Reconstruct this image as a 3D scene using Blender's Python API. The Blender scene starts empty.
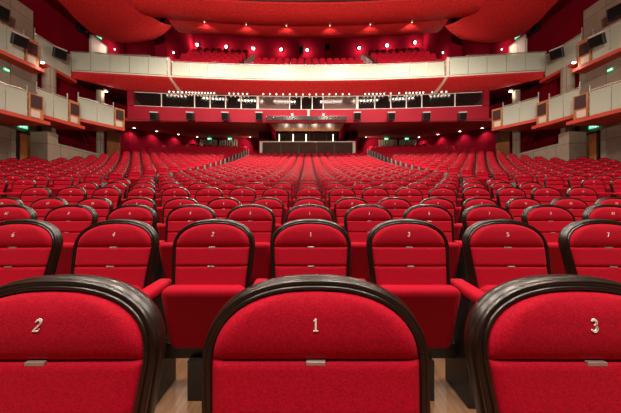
import bpy, bmesh, math, random
import numpy as np
from mathutils import Vector, Matrix
random.seed(4)
PI = math.pi
S = bpy.context.scene
COL = S.collection
E = 0.994            # eye height above the floor of the first row; heights below are given from the eye
F = 270.0            # focal length in pixels of the 621 px wide frame
PITCH = 0.50         # seat pitch
SC = 0.50 / 0.55     # the seat below is drawn for a 0.55 m pitch and made to 0.50 m

# ------------------------------------------------------------------ materials
def mat(name, base, rough=0.6, metal=0.0, sheen=0.0, sheen_tint=None, coat=0.0, emit=None, estr=0.0, spec=0.5):
    m = bpy.data.materials.new(name); m.use_nodes = True
    b = m.node_tree.nodes['Principled BSDF']
    b.inputs['Base Color'].default_value = (*base, 1)
    b.inputs['Roughness'].default_value = rough
    b.inputs['Metallic'].default_value = metal
    b.inputs['Specular IOR Level'].default_value = spec
    if sheen:
        b.inputs['Sheen Weight'].default_value = sheen
        b.inputs['Sheen Roughness'].default_value = 0.45
        b.inputs['Sheen Tint'].default_value = (*(sheen_tint or (1, 1, 1)), 1)
    if coat:
        b.inputs['Coat Weight'].default_value = coat
        b.inputs['Coat Roughness'].default_value = 0.25
    if emit:
        b.inputs['Emission Color'].default_value = (*emit, 1)
        b.inputs['Emission Strength'].default_value = estr
    return m

def noisy(m, c1, c2, scale, detail=4, stretch=(1, 1, 1), bump=0.0, bscale=None, lo=0.3, hi=0.7, bdist=0.01):
    nt = m.node_tree; N = nt.nodes; L = nt.links; b = N['Principled BSDF']
    tc = N.new('ShaderNodeTexCoord'); mp = N.new('ShaderNodeMapping'); mp.inputs['Scale'].default_value = stretch
    no = N.new('ShaderNodeTexNoise'); no.inputs['Scale'].default_value = scale; no.inputs['Detail'].default_value = detail
    cr = N.new('ShaderNodeValToRGB')
    cr.color_ramp.elements[0].position = lo; cr.color_ramp.elements[0].color = (*c1, 1)
    cr.color_ramp.elements[1].position = hi; cr.color_ramp.elements[1].color = (*c2, 1)
    L.new(tc.outputs['Object'], mp.inputs[0]); L.new(mp.outputs[0], no.inputs['Vector'])
    L.new(no.outputs['Fac'], cr.inputs[0]); L.new(cr.outputs[0], b.inputs['Base Color'])
    if bump:
        n2 = N.new('ShaderNodeTexNoise'); n2.inputs['Scale'].default_value = bscale or scale; n2.inputs['Detail'].default_value = 3
        bp = N.new('ShaderNodeBump'); bp.inputs['Strength'].default_value = bump; bp.inputs['Distance'].default_value = bdist
        L.new(mp.outputs[0], n2.inputs['Vector']); L.new(n2.outputs['Fac'], bp.inputs['Height']); L.new(bp.outputs[0], b.inputs['Normal'])
    return m

VELVET = noisy(mat('red_velvet', (0.5, 0.004, 0.014), 0.8, sheen=0.12, sheen_tint=(1, 0.2, 0.2), spec=0.15),
               (0.325, 0.0007, 0.012), (0.50, 0.0016, 0.022), 230, bump=0.25, bscale=320, bdist=0.003)
SEATWOOD = noisy(mat('dark_seat_wood', (0.03, 0.012, 0.006), 0.30, coat=0.3),
                 (0.004, 0.0018, 0.001), (0.018, 0.0065, 0.003), 5, stretch=(5, 5, 1))
BLACKM = mat('black_steel', (0.012, 0.011, 0.011), 0.45)
ENDGREY = mat('grey_end_panel', (0.19, 0.17, 0.17), 0.5)
SILVER = mat('silver_print', (0.85, 0.82, 0.78), 0.45, 0.0)
PLATE = mat('nickel_plate', (0.55, 0.5, 0.5), 0.35, 0.7)
FLOORM = noisy(mat('wood_floor', (0.3, 0.16, 0.08), 0.4), (0.16, 0.08, 0.04), (0.28, 0.15, 0.08), 5, stretch=(12, 1, 1))
NOSING = mat('pale_step_nosing', (0.6, 0.53, 0.42), 0.5)
REDWALL = noisy(mat('dark_red_wall', (0.2, 0.006, 0.014), 1.0, spec=0.0), (0.125, 0.0022, 0.009), (0.155, 0.003, 0.011), 1.2, bump=0.05, bscale=40)
REDFASC = noisy(mat('red_fascia_paint', (0.40, 0.016, 0.03), 0.6, spec=0.15), (0.20, 0.004, 0.015), (0.24, 0.006, 0.018), 0.8, bump=0.03, bscale=30)
STIPPLE = noisy(mat('stippled_red_plaster', (0.42, 0.012, 0.012), 0.7), (0.32, 0.003, 0.005), (0.72, 0.010, 0.011), 20, detail=6, bump=0.8, bscale=30, bdist=0.04, lo=0.36, hi=0.66)
SOFFIT = noisy(mat('red_soffit_paint', (0.30, 0.012, 0.012), 0.6), (0.28, 0.009, 0.010), (0.34, 0.014, 0.014), 1.5)
SLABRED = noisy(mat('orange_red_edge', (0.45, 0.04, 0.015), 0.5), (0.42, 0.032, 0.013), (0.50, 0.045, 0.018), 2)
WOOD = noisy(mat('orange_wood', (0.36, 0.13, 0.04), 0.4), (0.26, 0.085, 0.025), (0.44, 0.17, 0.06), 3, stretch=(8, 8, 1))
GRILLE = noisy(mat('dark_red_grille', (0.03, 0.006, 0.006), 0.8), (0.018, 0.004, 0.004), (0.05, 0.010, 0.009), 60)
BEIGE = mat('beige_panel', (0.5, 0.40, 0.33), 0.6)
DOORPINK = noisy(mat('pale_door', (0.6, 0.45, 0.4), 0.5), (0.74, 0.56, 0.48), (0.82, 0.63, 0.55), 2, stretch=(5, 5, 1))
WHITEF = mat('white_frame', (0.7, 0.62, 0.58), 0.45)
CHROME = mat('brushed_chrome', (0.62, 0.60, 0.60), 0.14, 1.0)
STEEL = mat('satin_steel', (0.62, 0.60, 0.56), 0.3, 0.85)
SPKBLK = noisy(mat('black_speaker_case', (0.014, 0.012, 0.012), 0.5), (0.006, 0.005, 0.005), (0.011, 0.009, 0.009), 50)
SPKGRILLE = noisy(mat('black_speaker_cloth', (0.006, 0.005, 0.005), 0.85, spec=0.1), (0.004, 0.003, 0.003), (0.009, 0.007, 0.007), 60)
SPKTOP = mat('grey_bracket', (0.42, 0.36, 0.34), 0.5)
LAMP = mat('lamp_glow', (1, 0.9, 0.8), 0.5, emit=(1.0, 0.80, 0.62), estr=14)
LAMPDIM = mat('small_lamp_glow', (1, 0.9, 0.8), 0.5, emit=(1.0, 0.72, 0.52), estr=7)
TUBE = mat('tube_glow', (1, 1, 1), 0.5, emit=(1.0, 0.86, 0.66), estr=1.6)
EXITG = mat('exit_green', (0.02, 0.35, 0.15), 0.5, emit=(0.06, 0.75, 0.36), estr=1.3)
EXITW = mat('exit_white', (1, 1, 1), 0.5, emit=(0.8, 1.0, 0.9), estr=1.6)
DARKGLASS = mat('dark_glass', (0.012, 0.008, 0.008), 0.05, spec=0.8); DARKGLASS.node_tree.nodes['Principled BSDF'].inputs['IOR'].default_value = 2.0
LITROOMGLASS = mat('lit_room_glass', (0.10, 0.055, 0.05), 0.07, spec=0.7); LITROOMGLASS.node_tree.nodes['Principled BSDF'].inputs['IOR'].default_value = 1.9  # brown base colour stands in for the lit room behind these panes
BOOTHGLASS = mat('black_glass', (0.006, 0.004, 0.004), 0.12, spec=0.25)
BOOTHDK = noisy(mat('dark_brown_panel', (0.06, 0.025, 0.02), 0.75, spec=0.15), (0.035, 0.014, 0.011), (0.06, 0.024, 0.017), 2)
CURT = noisy(mat('beige_curtain', (0.22, 0.15, 0.11), 0.9), (0.17, 0.11, 0.085), (0.28, 0.2, 0.15), 8, stretch=(4, 4, 0.3))
CEILM = mat('dark_ceiling', (0.10, 0.004, 0.008), 0.8)

def concrete():
    m = mat('board_concrete', (0.3, 0.25, 0.2), 0.8); nt = m.node_tree; N = nt.nodes; L = nt.links; b = N['Principled BSDF']
    tc = N.new('ShaderNodeTexCoord'); mp = N.new('ShaderNodeMapping'); mp.inputs['Rotation'].default_value = (PI/2, 0, PI/2)
    br = N.new('ShaderNodeTexBrick'); br.inputs['Color1'].default_value = (0.27, 0.215, 0.165, 1); br.inputs['Color2'].default_value = (0.235, 0.185, 0.142, 1)
    br.inputs['Mortar'].default_value = (0.10, 0.075, 0.06, 1); br.inputs['Scale'].default_value = 1.0
    br.inputs['Mortar Size'].default_value = 0.012; br.inputs['Brick Width'].default_value = 1.35; br.inputs['Row Height'].default_value = 1.0; br.offset = 0.0
    no = N.new('ShaderNodeTexNoise'); no.inputs['Scale'].default_value = 4; no.inputs['Detail'].default_value = 8
    mx = N.new('ShaderNodeMixRGB'); mx.blend_type = 'MULTIPLY'; mx.inputs[0].default_value = 0.7
    cr = N.new('ShaderNodeValToRGB'); cr.color_ramp.elements[0].color = (0.6, 0.58, 0.55, 1); cr.color_ramp.elements[1].color = (1.1, 1.1, 1.1, 1)
    sx = N.new('ShaderNodeSeparateXYZ'); cx = N.new('ShaderNodeCombineXYZ')
    L.new(tc.outputs['Object'], sx.inputs[0]); L.new(sx.outputs['Y'], cx.inputs['X']); L.new(sx.outputs['Z'], cx.inputs['Y'])
    L.new(cx.outputs[0], br.inputs['Vector']); L.new(tc.outputs['Object'], no.inputs['Vector'])
    L.new(no.outputs['Fac'], cr.inputs[0]); L.new(br.outputs['Color'], mx.inputs[1]); L.new(cr.outputs[0], mx.inputs[2]); L.new(mx.outputs[0], b.inputs['Base Color'])
    return m
CONC = concrete()

def frosted():
    m = bpy.data.materials.new('frosted_glass'); m.use_nodes = True; nt = m.node_tree; N = nt.nodes; L = nt.links
    b = N['Principled BSDF']; b.inputs['Base Color'].default_value = (0.55, 0.58, 0.49, 1); b.inputs['Roughness'].default_value = 0.3
    tl = N.new('ShaderNodeBsdfTranslucent'); tl.inputs[0].default_value = (0.52, 0.58, 0.49, 1)
    tr = N.new('ShaderNodeBsdfTransparent'); tr.inputs[0].default_value = (0.9, 0.95, 0.9, 1)
    m1 = N.new('ShaderNodeMixShader'); m1.inputs[0].default_value = 0.30
    m2 = N.new('ShaderNodeMixShader')
    tc = N.new('ShaderNodeTexCoord'); sp = N.new('ShaderNodeSeparateXYZ'); mr = N.new('ShaderNodeMapRange')   # frosting printed denser towards the foot
    mr.inputs['From Min'].default_value = 0.15; mr.inputs['From Max'].default_value = 1.0; mr.inputs['To Min'].default_value = 0.03; mr.inputs['To Max'].default_value = 0.42
    L.new(tc.outputs['Generated'], sp.inputs[0]); L.new(sp.outputs['Z'], mr.inputs['Value']); L.new(mr.outputs[0], m2.inputs[0])
    L.new(b.outputs[0], m1.inputs[1]); L.new(tl.outputs[0], m1.inputs[2]); L.new(m1.outputs[0], m2.inputs[1]); L.new(tr.outputs[0], m2.inputs[2])
    L.new(m2.outputs[0], N['Material Output'].inputs[0])
    return m
FROST = frosted()

# ------------------------------------------------------------------ mesh building
class MB:
    def __init__(self): self.v = []; self.f = []; self.m = []
    def add(self, vs, fs, mi=0):
        b = len(self.v); self.v += [tuple(p) for p in vs]
        self.f += [tuple(b + i for i in q) for q in fs]; self.m += [mi] * len(fs); return self
    def box(self, x0, x1, y0, y1, z0, z1, mi=0):
        vs = [(x, y, z) for z in (z0, z1) for y in (y0, y1) for x in (x0, x1)]
        return self.add(vs, [(0, 1, 3, 2), (4, 6, 7, 5), (0, 4, 5, 1), (2, 3, 7, 6), (0, 2, 6, 4), (1, 5, 7, 3)], mi)
    def obox(self, c, ax, ay, az, sx, sy, sz, mi=0):      # oriented box: centre, unit axes, full sizes
        c, ax, ay, az = Vector(c), Vector(ax), Vector(ay), Vector(az)
        vs = [c + ax*sx/2*a + ay*sy/2*b + az*sz/2*d for d in (-1, 1) for b in (-1, 1) for a in (-1, 1)]
        return self.add(vs, [(0, 1, 3, 2), (4, 6, 7, 5), (0, 4, 5, 1), (2, 3, 7, 6), (0, 2, 6, 4), (1, 5, 7, 3)], mi)
    def bar(self, p, q, wid, z0, z1, mi=0):                # upright slab standing on the plan line p-q
        p, q = Vector((*p, 0)), Vector((*q, 0)); d = (q - p).normalized(); n = Vector((-d.y, d.x, 0)) * wid / 2
        vs = [(a.x, a.y, z) for z in (z0, z1) for a in (p - n, q - n, q + n, p + n)]
        return self.add(vs, [(0, 1, 2, 3), (4, 5, 6, 7), (0, 1, 5, 4), (1, 2, 6, 5), (2, 3, 7, 6), (3, 0, 4, 7)], mi)
    def prism(self, poly, z0, z1, mi=0):
        n = len(poly); vs = [(x, y, z0) for x, y in poly] + [(x, y, z1) for x, y in poly]
        return self.add(vs, [tuple(range(n)), tuple(range(n, 2*n))] + [(i, (i+1) % n, n+(i+1) % n, n+i) for i in range(n)], mi)
    def tube(self, p, q, r, n=8, mi=0, r2=None):
        p, q = Vector(p), Vector(q); d = (q - p).normalized()
        a = d.orthogonal().normalized(); b = d.cross(a); r2 = r if r2 is None else r2
        vs = [p + (a*math.cos(2*PI*i/n) + b*math.sin(2*PI*i/n))*r for i in range(n)] + [q + (a*math.cos(2*PI*i/n) + b*math.sin(2*PI*i/n))*r2 for i in range(n)]
        return self.add(vs, [tuple(range(n)), tuple(range(n, 2*n))] + [(i, (i+1) % n, n+(i+1) % n, n+i) for i in range(n)], mi)
    def pipe(self, pts, r, n=6, mi=0):
        for a, b in zip(pts, pts[1:]): self.tube(a, b, r, n, mi)
        return self
    def sheet(self, g, mi=0):
        R, C_ = len(g), len(g[0])
        return self.add([p for row in g for p in row], [(i*C_+j, i*C_+j+1, (i+1)*C_+j+1, (i+1)*C_+j) for i in range(R-1) for j in range(C_-1)], mi)
    def slab(self, g, off, mi=0):                          # a sheet and its copy moved by off, closed round the edge
        R, C_ = len(g), len(g[0]); n = R*C_
        vs = [Vector(p) for row in g for p in row]; vs += [p + Vector(off) for p in vs]
        q = [(i*C_+j, i*C_+j+1, (i+1)*C_+j+1, (i+1)*C_+j) for i in range(R-1) for j in range(C_-1)]
        fs = q + [tuple(n+i for i in f) for f in q]
        rim = [j for j in range(C_)] + [i*C_+C_-1 for i in range(1, R)] + [(R-1)*C_+j for j in range(C_-2, -1, -1)] + [i*C_ for i in range(R-2, 0, -1)]
        fs += [(rim[i], rim[(i+1) % len(rim)], n+rim[(i+1) % len(rim)], n+rim[i]) for i in range(len(rim))]
        return self.add(vs, fs, mi)
    def mesh(self, name, mats, lift=0.0, off=None, smooth=False, bevel=0.0, seg=2, recalc=True):
        me = bpy.data.meshes.new(name); o = off or Vector((0, 0, 0))
        me.from_pydata([(p[0]-o.x, p[1]-o.y, p[2]+lift-o.z) for p in self.v], [], self.f)
        for k in (mats if isinstance(mats, (list, tuple)) else [mats]): me.materials.append(k)
        for p, k in zip(me.polygons, self.m): p.material_index = k
        bm = bmesh.new(); bm.from_mesh(me)
        if recalc: bmesh.ops.recalc_face_normals(bm, faces=bm.faces)
        if bevel: bmesh.ops.bevel(bm, geom=bm.edges[:], offset=bevel, segments=seg, affect='EDGES', profile=0.5)
        bm.to_mesh(me); bm.free()
        if smooth:
            for p in me.polygons: p.use_smooth = True
        return me
    def build(self, name, mats, parent=None, **k):
        off = parent.get('_base') if parent else None
        off = Vector(off) if off else None
        o = bpy.data.objects.new(name, self.mesh(name, mats, lift=E, off=off, **k)); COL.objects.link(o)
        if parent: o.parent = SUB.get(parent.name, parent) if False else parent
        if parent: o['_base'] = parent['_base']
        return o
SUB = {}

def tag(o, label, cat, group=None):
    o['label'] = label; o['category'] = cat
    if group: o['group'] = group
    return o
def struct(o): o['kind'] = 'structure'; return o
def thing(name, loc, label, cat, group=None):              # Empty at the base; loc in eye-relative heights
    o = bpy.data.objects.new(name, None); COL.objects.link(o); o.empty_display_size = 0.1
    o.location = (loc[0], loc[1], loc[2] + E); o['_base'] = tuple(o.location)
    return tag(o, label, cat, group)
def sub(mb, name, mats, part, **k):                        # a sub-part: geometry relative to the part (which sits at the thing's base)
    return mb.build(name, mats, part, **k)
SIDES = ((-1, 'left'), (1, 'right'))

# ------------------------------------------------------------------ the theatre seat
TOPZ = 0.95
TAN = math.tan(math.radians(12.5))
HW = 0.231; AH = 0.158; SPRING = TOPZ - AH; NEXP = 2.32
RIMW = 0.026
def yp(z): return -(TOPZ - z) * TAN
def hw_outer(z):
    if z <= SPRING: return HW - 0.026 * min(1, (SPRING - z) / 0.32)
    u = min(1, (z - SPRING) / AH); return HW * (1 - u**NEXP) ** (1/NEXP)
def outline(n_side, n_arc, z0=0.40):
    L_ = [(-hw_outer(z0 + (SPRING - z0)*i/n_side), z0 + (SPRING - z0)*i/n_side) for i in range(n_side)]
    A = []
    for i in range(n_arc + 1):
        a = PI * i / n_arc
        c, s = math.cos(a), math.sin(a)
        A.append((-HW*math.copysign(abs(c)**(2/NEXP), c), SPRING + AH*abs(s)**(2/NEXP)))
    return L_ + A + [(-x, z) for x, z in reversed(L_)]
PROF0 = [(0.024, 0.030), (0.024, 0.000), (0.0225, -0.005), (0.019, -0.0065), (0.016, -0.005), (0.0145, -0.001), (0.0125, -0.0015), (0.009, -0.003),
         (0.005, -0.001), (0.003, 0.004), (0.0032, 0.0085), (0.005, 0.011), (0.0035, 0.014), (0.000, 0.019), (-0.001, 0.030), (0.001, 0.040), (0.005, 0.047), (0.012, 0.050), (0.024, 0.050)]
PROF1 = [(0.024, 0.02), (0.023, -0.004), (0.017, -0.006), (0.0135, -0.001), (0.006, -0.002), (0.002, 0.006), (0.000, 0.022), (0.002, 0.042), (0.010, 0.05), (0.024, 0.05)]
PROF2 = [(0.026, 0.02), (0.021, -0.006), (0.005, -0.001), (0.0, 0.04), (0.024, 0.05)]
def rim_mb(mb, n_side, n_arc, prof, mi=0):
    pts = outline(n_side, n_arc); n = len(pts); g = []
    for i, (x, z) in enumerate(pts):
        a, b = pts[max(0, i-1)], pts[min(n-1, i+1)]
        tx, tz = b[0]-a[0], b[1]-a[1]; l = math.hypot(tx, tz) or 1
        nx, nz = tz/l, -tx/l                                # towards the inside
        g.append([(x + nx*u, yp(z) + w, z + nz*u) for u, w in prof])
    mb.sheet(g, mi)
    k = len(prof); last = [row[-1] for row in g]            # back board
    m = len(last) // 2
    for i in range(m):
        a, b, c, d = last[i], last[i+1], last[n-2-i], last[n-1-i]
        if i + 1 < n - 2 - i: mb.add([a, b, c, d], [(0, 1, 2, 3)], mi)
        else: mb.add([a, b, d], [(0, 1, 2)], mi)
    return mb
SEAM1, SEAM2 = TOPZ - 0.154, TOPZ - 0.256
def edge(t, w): t = max(0.0, min(1.0, t / w)); return math.sqrt(max(0, 1 - (1 - t)**2))
def inner_hw(z):
    zi = SPRING + (z - SPRING) * AH / (AH - RIMW) if z > SPRING else z
    return max(0.0, hw_outer(min(zi, TOPZ)) * (HW - RIMW) / HW) + 0.003
ITOP = TOPZ - RIMW + 0.002
PADS = [(SEAM1, ITOP, 0.024), (SEAM2, SEAM1, 0.016), (0.40, SEAM2, 0.014)]
def pad_y(x, z):
    for z0, z1, b in PADS:
        if z0 <= z <= z1:
            v = (z - z0) / (z1 - z0); h = z1 - z0
            h0 = max(inner_hw(z), 1e-4); t = min(1, abs(x) / h0)
            f = edge(v*h, 0.062 if z0 == SEAM1 else 0.014) * edge((1 - v)*h, 0.010 if z0 != SEAM1 else 0.05) * edge((1 - t)*h0, 0.035)
            return yp(z) + 0.006 - b * f
    return yp(z)
def pads_mb(mb, nx, nz, mi=0):
    for k, (z0, z1, b) in enumerate(PADS):
        g = []
        for j in range(nz + 1):
            v = j / nz
            v = (1 - math.cos(PI * v)) / 2 if k < 2 else 1 - (1 - v)**2
            z = z0 + (z1 - z0) * min(max(v, 0.0005), 0.9995); h = inner_hw(z)
            row = []
            for i in range(nx + 1):
                t = math.sin(PI/2 * (2*i/nx - 1)); x = h * t
                row.append((x, pad_y(x, z), z))
            g.append(row)
        mb.sheet(g, mi)
    return mb
def cushion_mb(mb, seg):                                    # tipped-up seat cushion
    bm = bmesh.new(); bmesh.ops.create_cube(bm, size=1)
    for v in bm.verts:
        z = 0.25 + (v.co.z + 0.5) * 0.37
        v.co = (v.co.x * 0.428, -0.165 + v.co.y * 0.120, z)
    if seg: bmesh.ops.bevel(bm, geom=bm.edges[:], offset=0.042, segments=seg, affect='EDGES', profile=0.5)
    for v in bm.verts:
        v.co.y += (0.62 - v.co.z) * 0.30 + 0.010 * (abs(v.co.x)/0.214)**2 * (1 if v.co.y < -0.15 else 0)
        v.co.z -= 0.012 * (v.co.x/0.214)**4 * (1 if v.co.z > 0.5 else 0)
    bm.verts.index_update()
    mb.add([v.co.copy() for v in bm.verts], [tuple(v.index for v in f.verts) for f in bm.faces]); bm.free(); return mb
AX0, AX1 = -0.317, -0.233
def arm_mb(mb, seg, dx=0.0):
    bm = bmesh.new(); bmesh.ops.create_cube(bm, size=1)
    for v in bm.verts: v.co = ((AX0+AX1)/2 + dx + v.co.x*(AX1-AX0), -0.135 + v.co.y*0.27, 0.590 + v.co.z*0.05)
    if seg: bmesh.ops.bevel(bm, geom=bm.edges[:], offset=0.022, segments=seg, affect='EDGES', profile=0.5)
    for v in bm.verts: v.co.z -= 0.25 * max(0, -0.20 - v.co.y)
    bm.verts.index_update()
    mb.add([v.co.copy() for v in bm.verts], [tuple(v.index for v in f.verts) for f in bm.faces]); bm.free(); return mb
def panel_mb(mb, mi=0, dx=0.0):
    a, b = -0.303+dx, -0.247+dx
    vs = []
    for x in (a, b): vs += [(x, -0.185, 0.0), (x, -0.185, 0.568), (x, 0.055, 0.568), (x, 0.055, 0.0)]
    mb.add(vs, [(0, 1, 2, 3), (4, 5, 6, 7), (0, 1, 5, 4), (1, 2, 6, 5), (2, 3, 7, 6), (3, 0, 4, 7)], mi); return mb
def base_mb(mb, mi=0):                                      # hinge rail and foot under the cushion
    mb.box(-0.246, 0.240, -0.085, -0.035, 0.20, 0.28, mi)
    mb.box(-0.22, 0.22, -0.03, 0.02, 0.28, 0.42, mi)
    mb.box(-0.10, 0.10, -0.13, 0.03, 0.0, 0.21, mi)
    return mb
SM = dict(smooth=True)
def seat_meshes(ns, na, prof, nx, nz, seg):
    d = {}
    d['backrest_frame'] = rim_mb(MB(), ns, na, prof).mesh('backrest_frame', SEATWOOD, smooth=True)
    d['back_cushion'] = pads_mb(MB(), nx, nz).mesh('back_cushion', VELVET, smooth=True)
    d['seat_cushion'] = cushion_mb(MB(), seg).mesh('seat_cushion', VELVET, smooth=True)
    d['armrest'] = arm_mb(MB(), seg).mesh('armrest', VELVET, smooth=True)
    d['side_panel'] = panel_mb(MB()).mesh('side_panel', BLACKM, bevel=0.004)
    d['base'] = base_mb(MB()).mesh('base', BLACKM)
    return d
def sized(me):
    me.transform(Matrix.Scale(SC, 4)); return me
def flat_big(me, thr):
    for p in me.polygons:
        if p.area > thr: p.use_smooth = False
def fix_smooth(me, ang=math.radians(50)):
    bm = bmesh.new(); bm.from_mesh(me)
    for e in bm.edges:
        if len(e.link_faces) == 2 and e.calc_face_angle() > ang: e.smooth = False
    bm.to_mesh(me); bm.free()
HI = seat_meshes(6, 40, PROF0, 26, 16, 4)
MID = seat_meshes(3, 22, PROF1, 14, 9, 3)
LOW = seat_meshes(2, 12, PROF2, 8, 5, 2)
for d in (HI, MID, LOW):
    for me in d.values(): sized(me)
for d in (HI, MID, LOW): fix_smooth(d['backrest_frame']); flat_big(d['seat_cushion'], 0.02); flat_big(d['armrest'], 0.004)
ARM_R = {}
for nm, seg in (('hi', 4), ('mid', 3), ('low', 2)):
    ARM_R[nm] = (sized(arm_mb(MB(), seg, 0.55-0.0).mesh('armrest', VELVET, smooth=True)), sized(panel_mb(MB(), 0, 0.55).mesh('side_panel', BLACKM, bevel=0.004)))
ENDP = {}
def end_panel(sgn):
    if sgn not in ENDP:
        x = AX0-0.062 if sgn < 0 else AX1+0.555
        ENDP[sgn] = MB().box(x, x+0.057, -0.21, 0.09, 0.0, 0.66).mesh('end_panel', ENDGREY, bevel=0.003); sized(ENDP[sgn])
    return ENDP[sgn]

# digits drawn as ribbons of varying width: (x, y, half width) in a box 0.6 wide, 1 high
def arc(cx, cy, rx, ry, a0, a1, n, w0, w1, wm):
    out = []
    for i in range(n+1):
        t = i/n; a = math.radians(a0 + (a1-a0)*t)
        out.append((cx + rx*math.cos(a), cy + ry*math.sin(a), w0 + (w1-w0)*t + wm*math.sin(PI*t)))
    return out
DIG = {
 '0': [arc(.3, .5, .24, .48, 90, 450, 20, .05, .05, .0)],
 '1': [[(.3, 0.03, .075), (.3, .97, .075)], [(.1, .03, .03), (.5, .03, .03)], [(.30, .95, .04), (.14, .84, .03)]],
 '2': [arc(.3, .73, .22, .24, 165, -35, 12, .045, .07, .03) + [(.12, .08, .05)], [(.10, .06, .05), (.54, .06, .05)], [(.54, .06, .045), (.56, .2, .02)]],
 '3': [arc(.28, .74, .2, .23, 155, -85, 11, .045, .04, .04), arc(.28, .27, .23, .25, 85, -155, 11, .04, .05, .045)],
 '4': [[(.42, 0, .065), (.42, 1, .065)], [(.42, .98, .04), (.04, .33, .035)], [(.04, .30, .035), (.6, .30, .035)]],
 '5': [[(.5, .95, .045), (.16, .95, .045)], [(.16, .95, .035), (.13, .55, .035)], arc(.28, .31, .24, .29, 125, -155, 13, .04, .05, .045)],
 '6': [arc(.42, .42, .36, .56, 85, 180, 9, .03, .06, .02), arc(.3, .27, .23, .26, 180, 540, 16, .055, .055, .0)],
 '7': [[(.06, .95, .045), (.56, .95, .045)], [(.54, .93, .04), (.24, 0, .06)]],
 '8': [arc(.3, .74, .19, .22, 90, 450, 14, .05, .05, .0), arc(.3, .27, .23, .26, 90, 450, 14, .05, .05, .0)],
 '9': [arc(.3, .72, .22, .25, 0, 360, 16, .055, .055, .0), arc(.18, .56, .34, .56, 15, -85, 9, .055, .03, .02)],
}
NUMS = {}
def number_mesh(n):
    if n in NUMS: return NUMS[n]
    s = str(n); h = 0.0225; mb = MB(); adv = 0.72; wtot = adv*(len(s)-1) + 0.6
    z0 = TOPZ - 0.094
    for k, ch in enumerate(s):
        for st in DIG[ch]:
            for (xa, ya, wa), (xb, yb, wb) in zip(st, st[1:]):
                dx, dy = xb-xa, yb-ya; l = math.hypot(dx, dy) or 1; nx, ny = -dy/l, dx/l
                ex, ey = dx/l*0.02, dy/l*0.02
                P = [(xa-ex+nx*wa, ya-ey+ny*wa), (xb+ex+nx*wb, yb+ey+ny*wb), (xb+ex-nx*wb, yb+ey-ny*wb), (xa-ex-nx*wa, ya-ey-ny*wa)]
                V = []
                for lift in (0.0022, 0.0):
                    for x, y in P:
                        xx = (x + k*adv - wtot/2 + (0.18*(y-0.5) if s != '1' else 0)) * h; zz = z0 + y*h
                        V.append((xx, pad_y(xx, zz) - lift, zz))
                mb.add(V, [(0, 1, 2, 3), (0, 1, 5, 4), (1, 2, 6, 5), (2, 3, 7, 6), (3, 0, 4, 7)])
    NUMS[n] = sized(mb.mesh('seat_number', SILVER)); return NUMS[n]
def plate_mesh(zc):
    mb = MB(); y = yp(zc) - 0.006
    mb.box(-0.019, 0.019, y-0.0035, y+0.006, zc-0.004, zc+0.004); return sized(mb.mesh('name_plate', PLATE, bevel=0.0008, seg=1))
PL1, PL2 = plate_mesh(SEAM1-0.002), plate_mesh(SEAM2-0.002)

# ------------------------------------------------------------------ seat layout
NROW = 29
ROWD = [SC*(0.572 + 0.98*i) for i in range(NROW)]
ROWZ = [-0.152, -0.073, 0.021, 0.122, 0.325, 0.488, 0.645, 0.82, 1.0, 1.19, 1.385, 1.59]
for inc in (.21, .22, .23, .24, .25, .26, .265, .27, .28, .29, .295, .30, .30, .30, .30, .30, .30): ROWZ.append(ROWZ[-1] + inc)
ROWZ = [SC*z for z in ROWZ]; SEATH = TOPZ*SC
def rowy(d, x): return d - x*x/140.0 - max(0.0, abs(x) - 5.6)*0.0875      # depth of a row at a sideways place
def rowyaw(x): return math.atan(-x/70.0 - (math.copysign(0.0875, x) if abs(x) > 5.6 else 0))
WORDS = 'zero one two three four five six seven eight nine ten eleven twelve thirteen fourteen fifteen sixteen seventeen eighteen nineteen twenty'.split()
WORDS += ['twenty-' + w for w in WORDS[1:10]]
ORD = 'zeroth first second third fourth fifth sixth seventh eighth ninth tenth eleventh twelfth thirteenth fourteenth fifteenth sixteenth seventeenth eighteenth nineteenth twentieth twenty-first twenty-second'.split()
def side_limit(y):                                          # how far seats may reach sideways at depth y
    if y > 19.0: return 13.0 - 2.4*(y - 19.5)/6.5 - 0.55
    if y > 12.3: return 12.05
    return 12.9
seats = []                                                  # (row, col, x, y, z, yaw, side)
for r in range(1, NROW + 1):
    cols = [(c, c*PITCH, 'centre') for c in range(-8, 9)] if r <= 23 else []
    if r >= 7:
        for c in range(9, 25):
            for sgn, nm in SIDES: cols.append((sgn*c, sgn*(5.88 + (c-9)*PITCH), nm))
    for c, x, nm in cols:
        y = rowy(ROWD[r-1], x)
        if abs(x) + 0.3 > side_limit(y): continue
        px = 308 + F*x/y
        if px < -70 or px > 690: continue
        if r == 1 and abs(c) > 2: continue
        seats.append((r, c, x, y, ROWZ[r-1] - SEATH, rowyaw(x), nm))
rowcols = {}
for s in seats: rowcols.setdefault((s[0], s[6]), []).append(s[1])
def is_end(r, c, nm, sgn):                                  # the last seat of its block towards sgn
    cs = rowcols[(r, nm)]; return c == (max(cs) if sgn > 0 else min(cs))
def dist(s): return math.hypot(s[2], s[3])
inview = [s for s in seats if -24 < 308 + F*s[2]/s[3] < 645]
inview.sort(key=lambda s: s[3])
near = set((s[0], s[1]) for s in inview[:300])
extra = [s for s in seats if (s[0], s[1]) not in near and s not in inview and s[0] <= 7]
ind = inview[:300] + extra
far = [s for s in seats if (s[0], s[1]) not in near and s not in extra]

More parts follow.
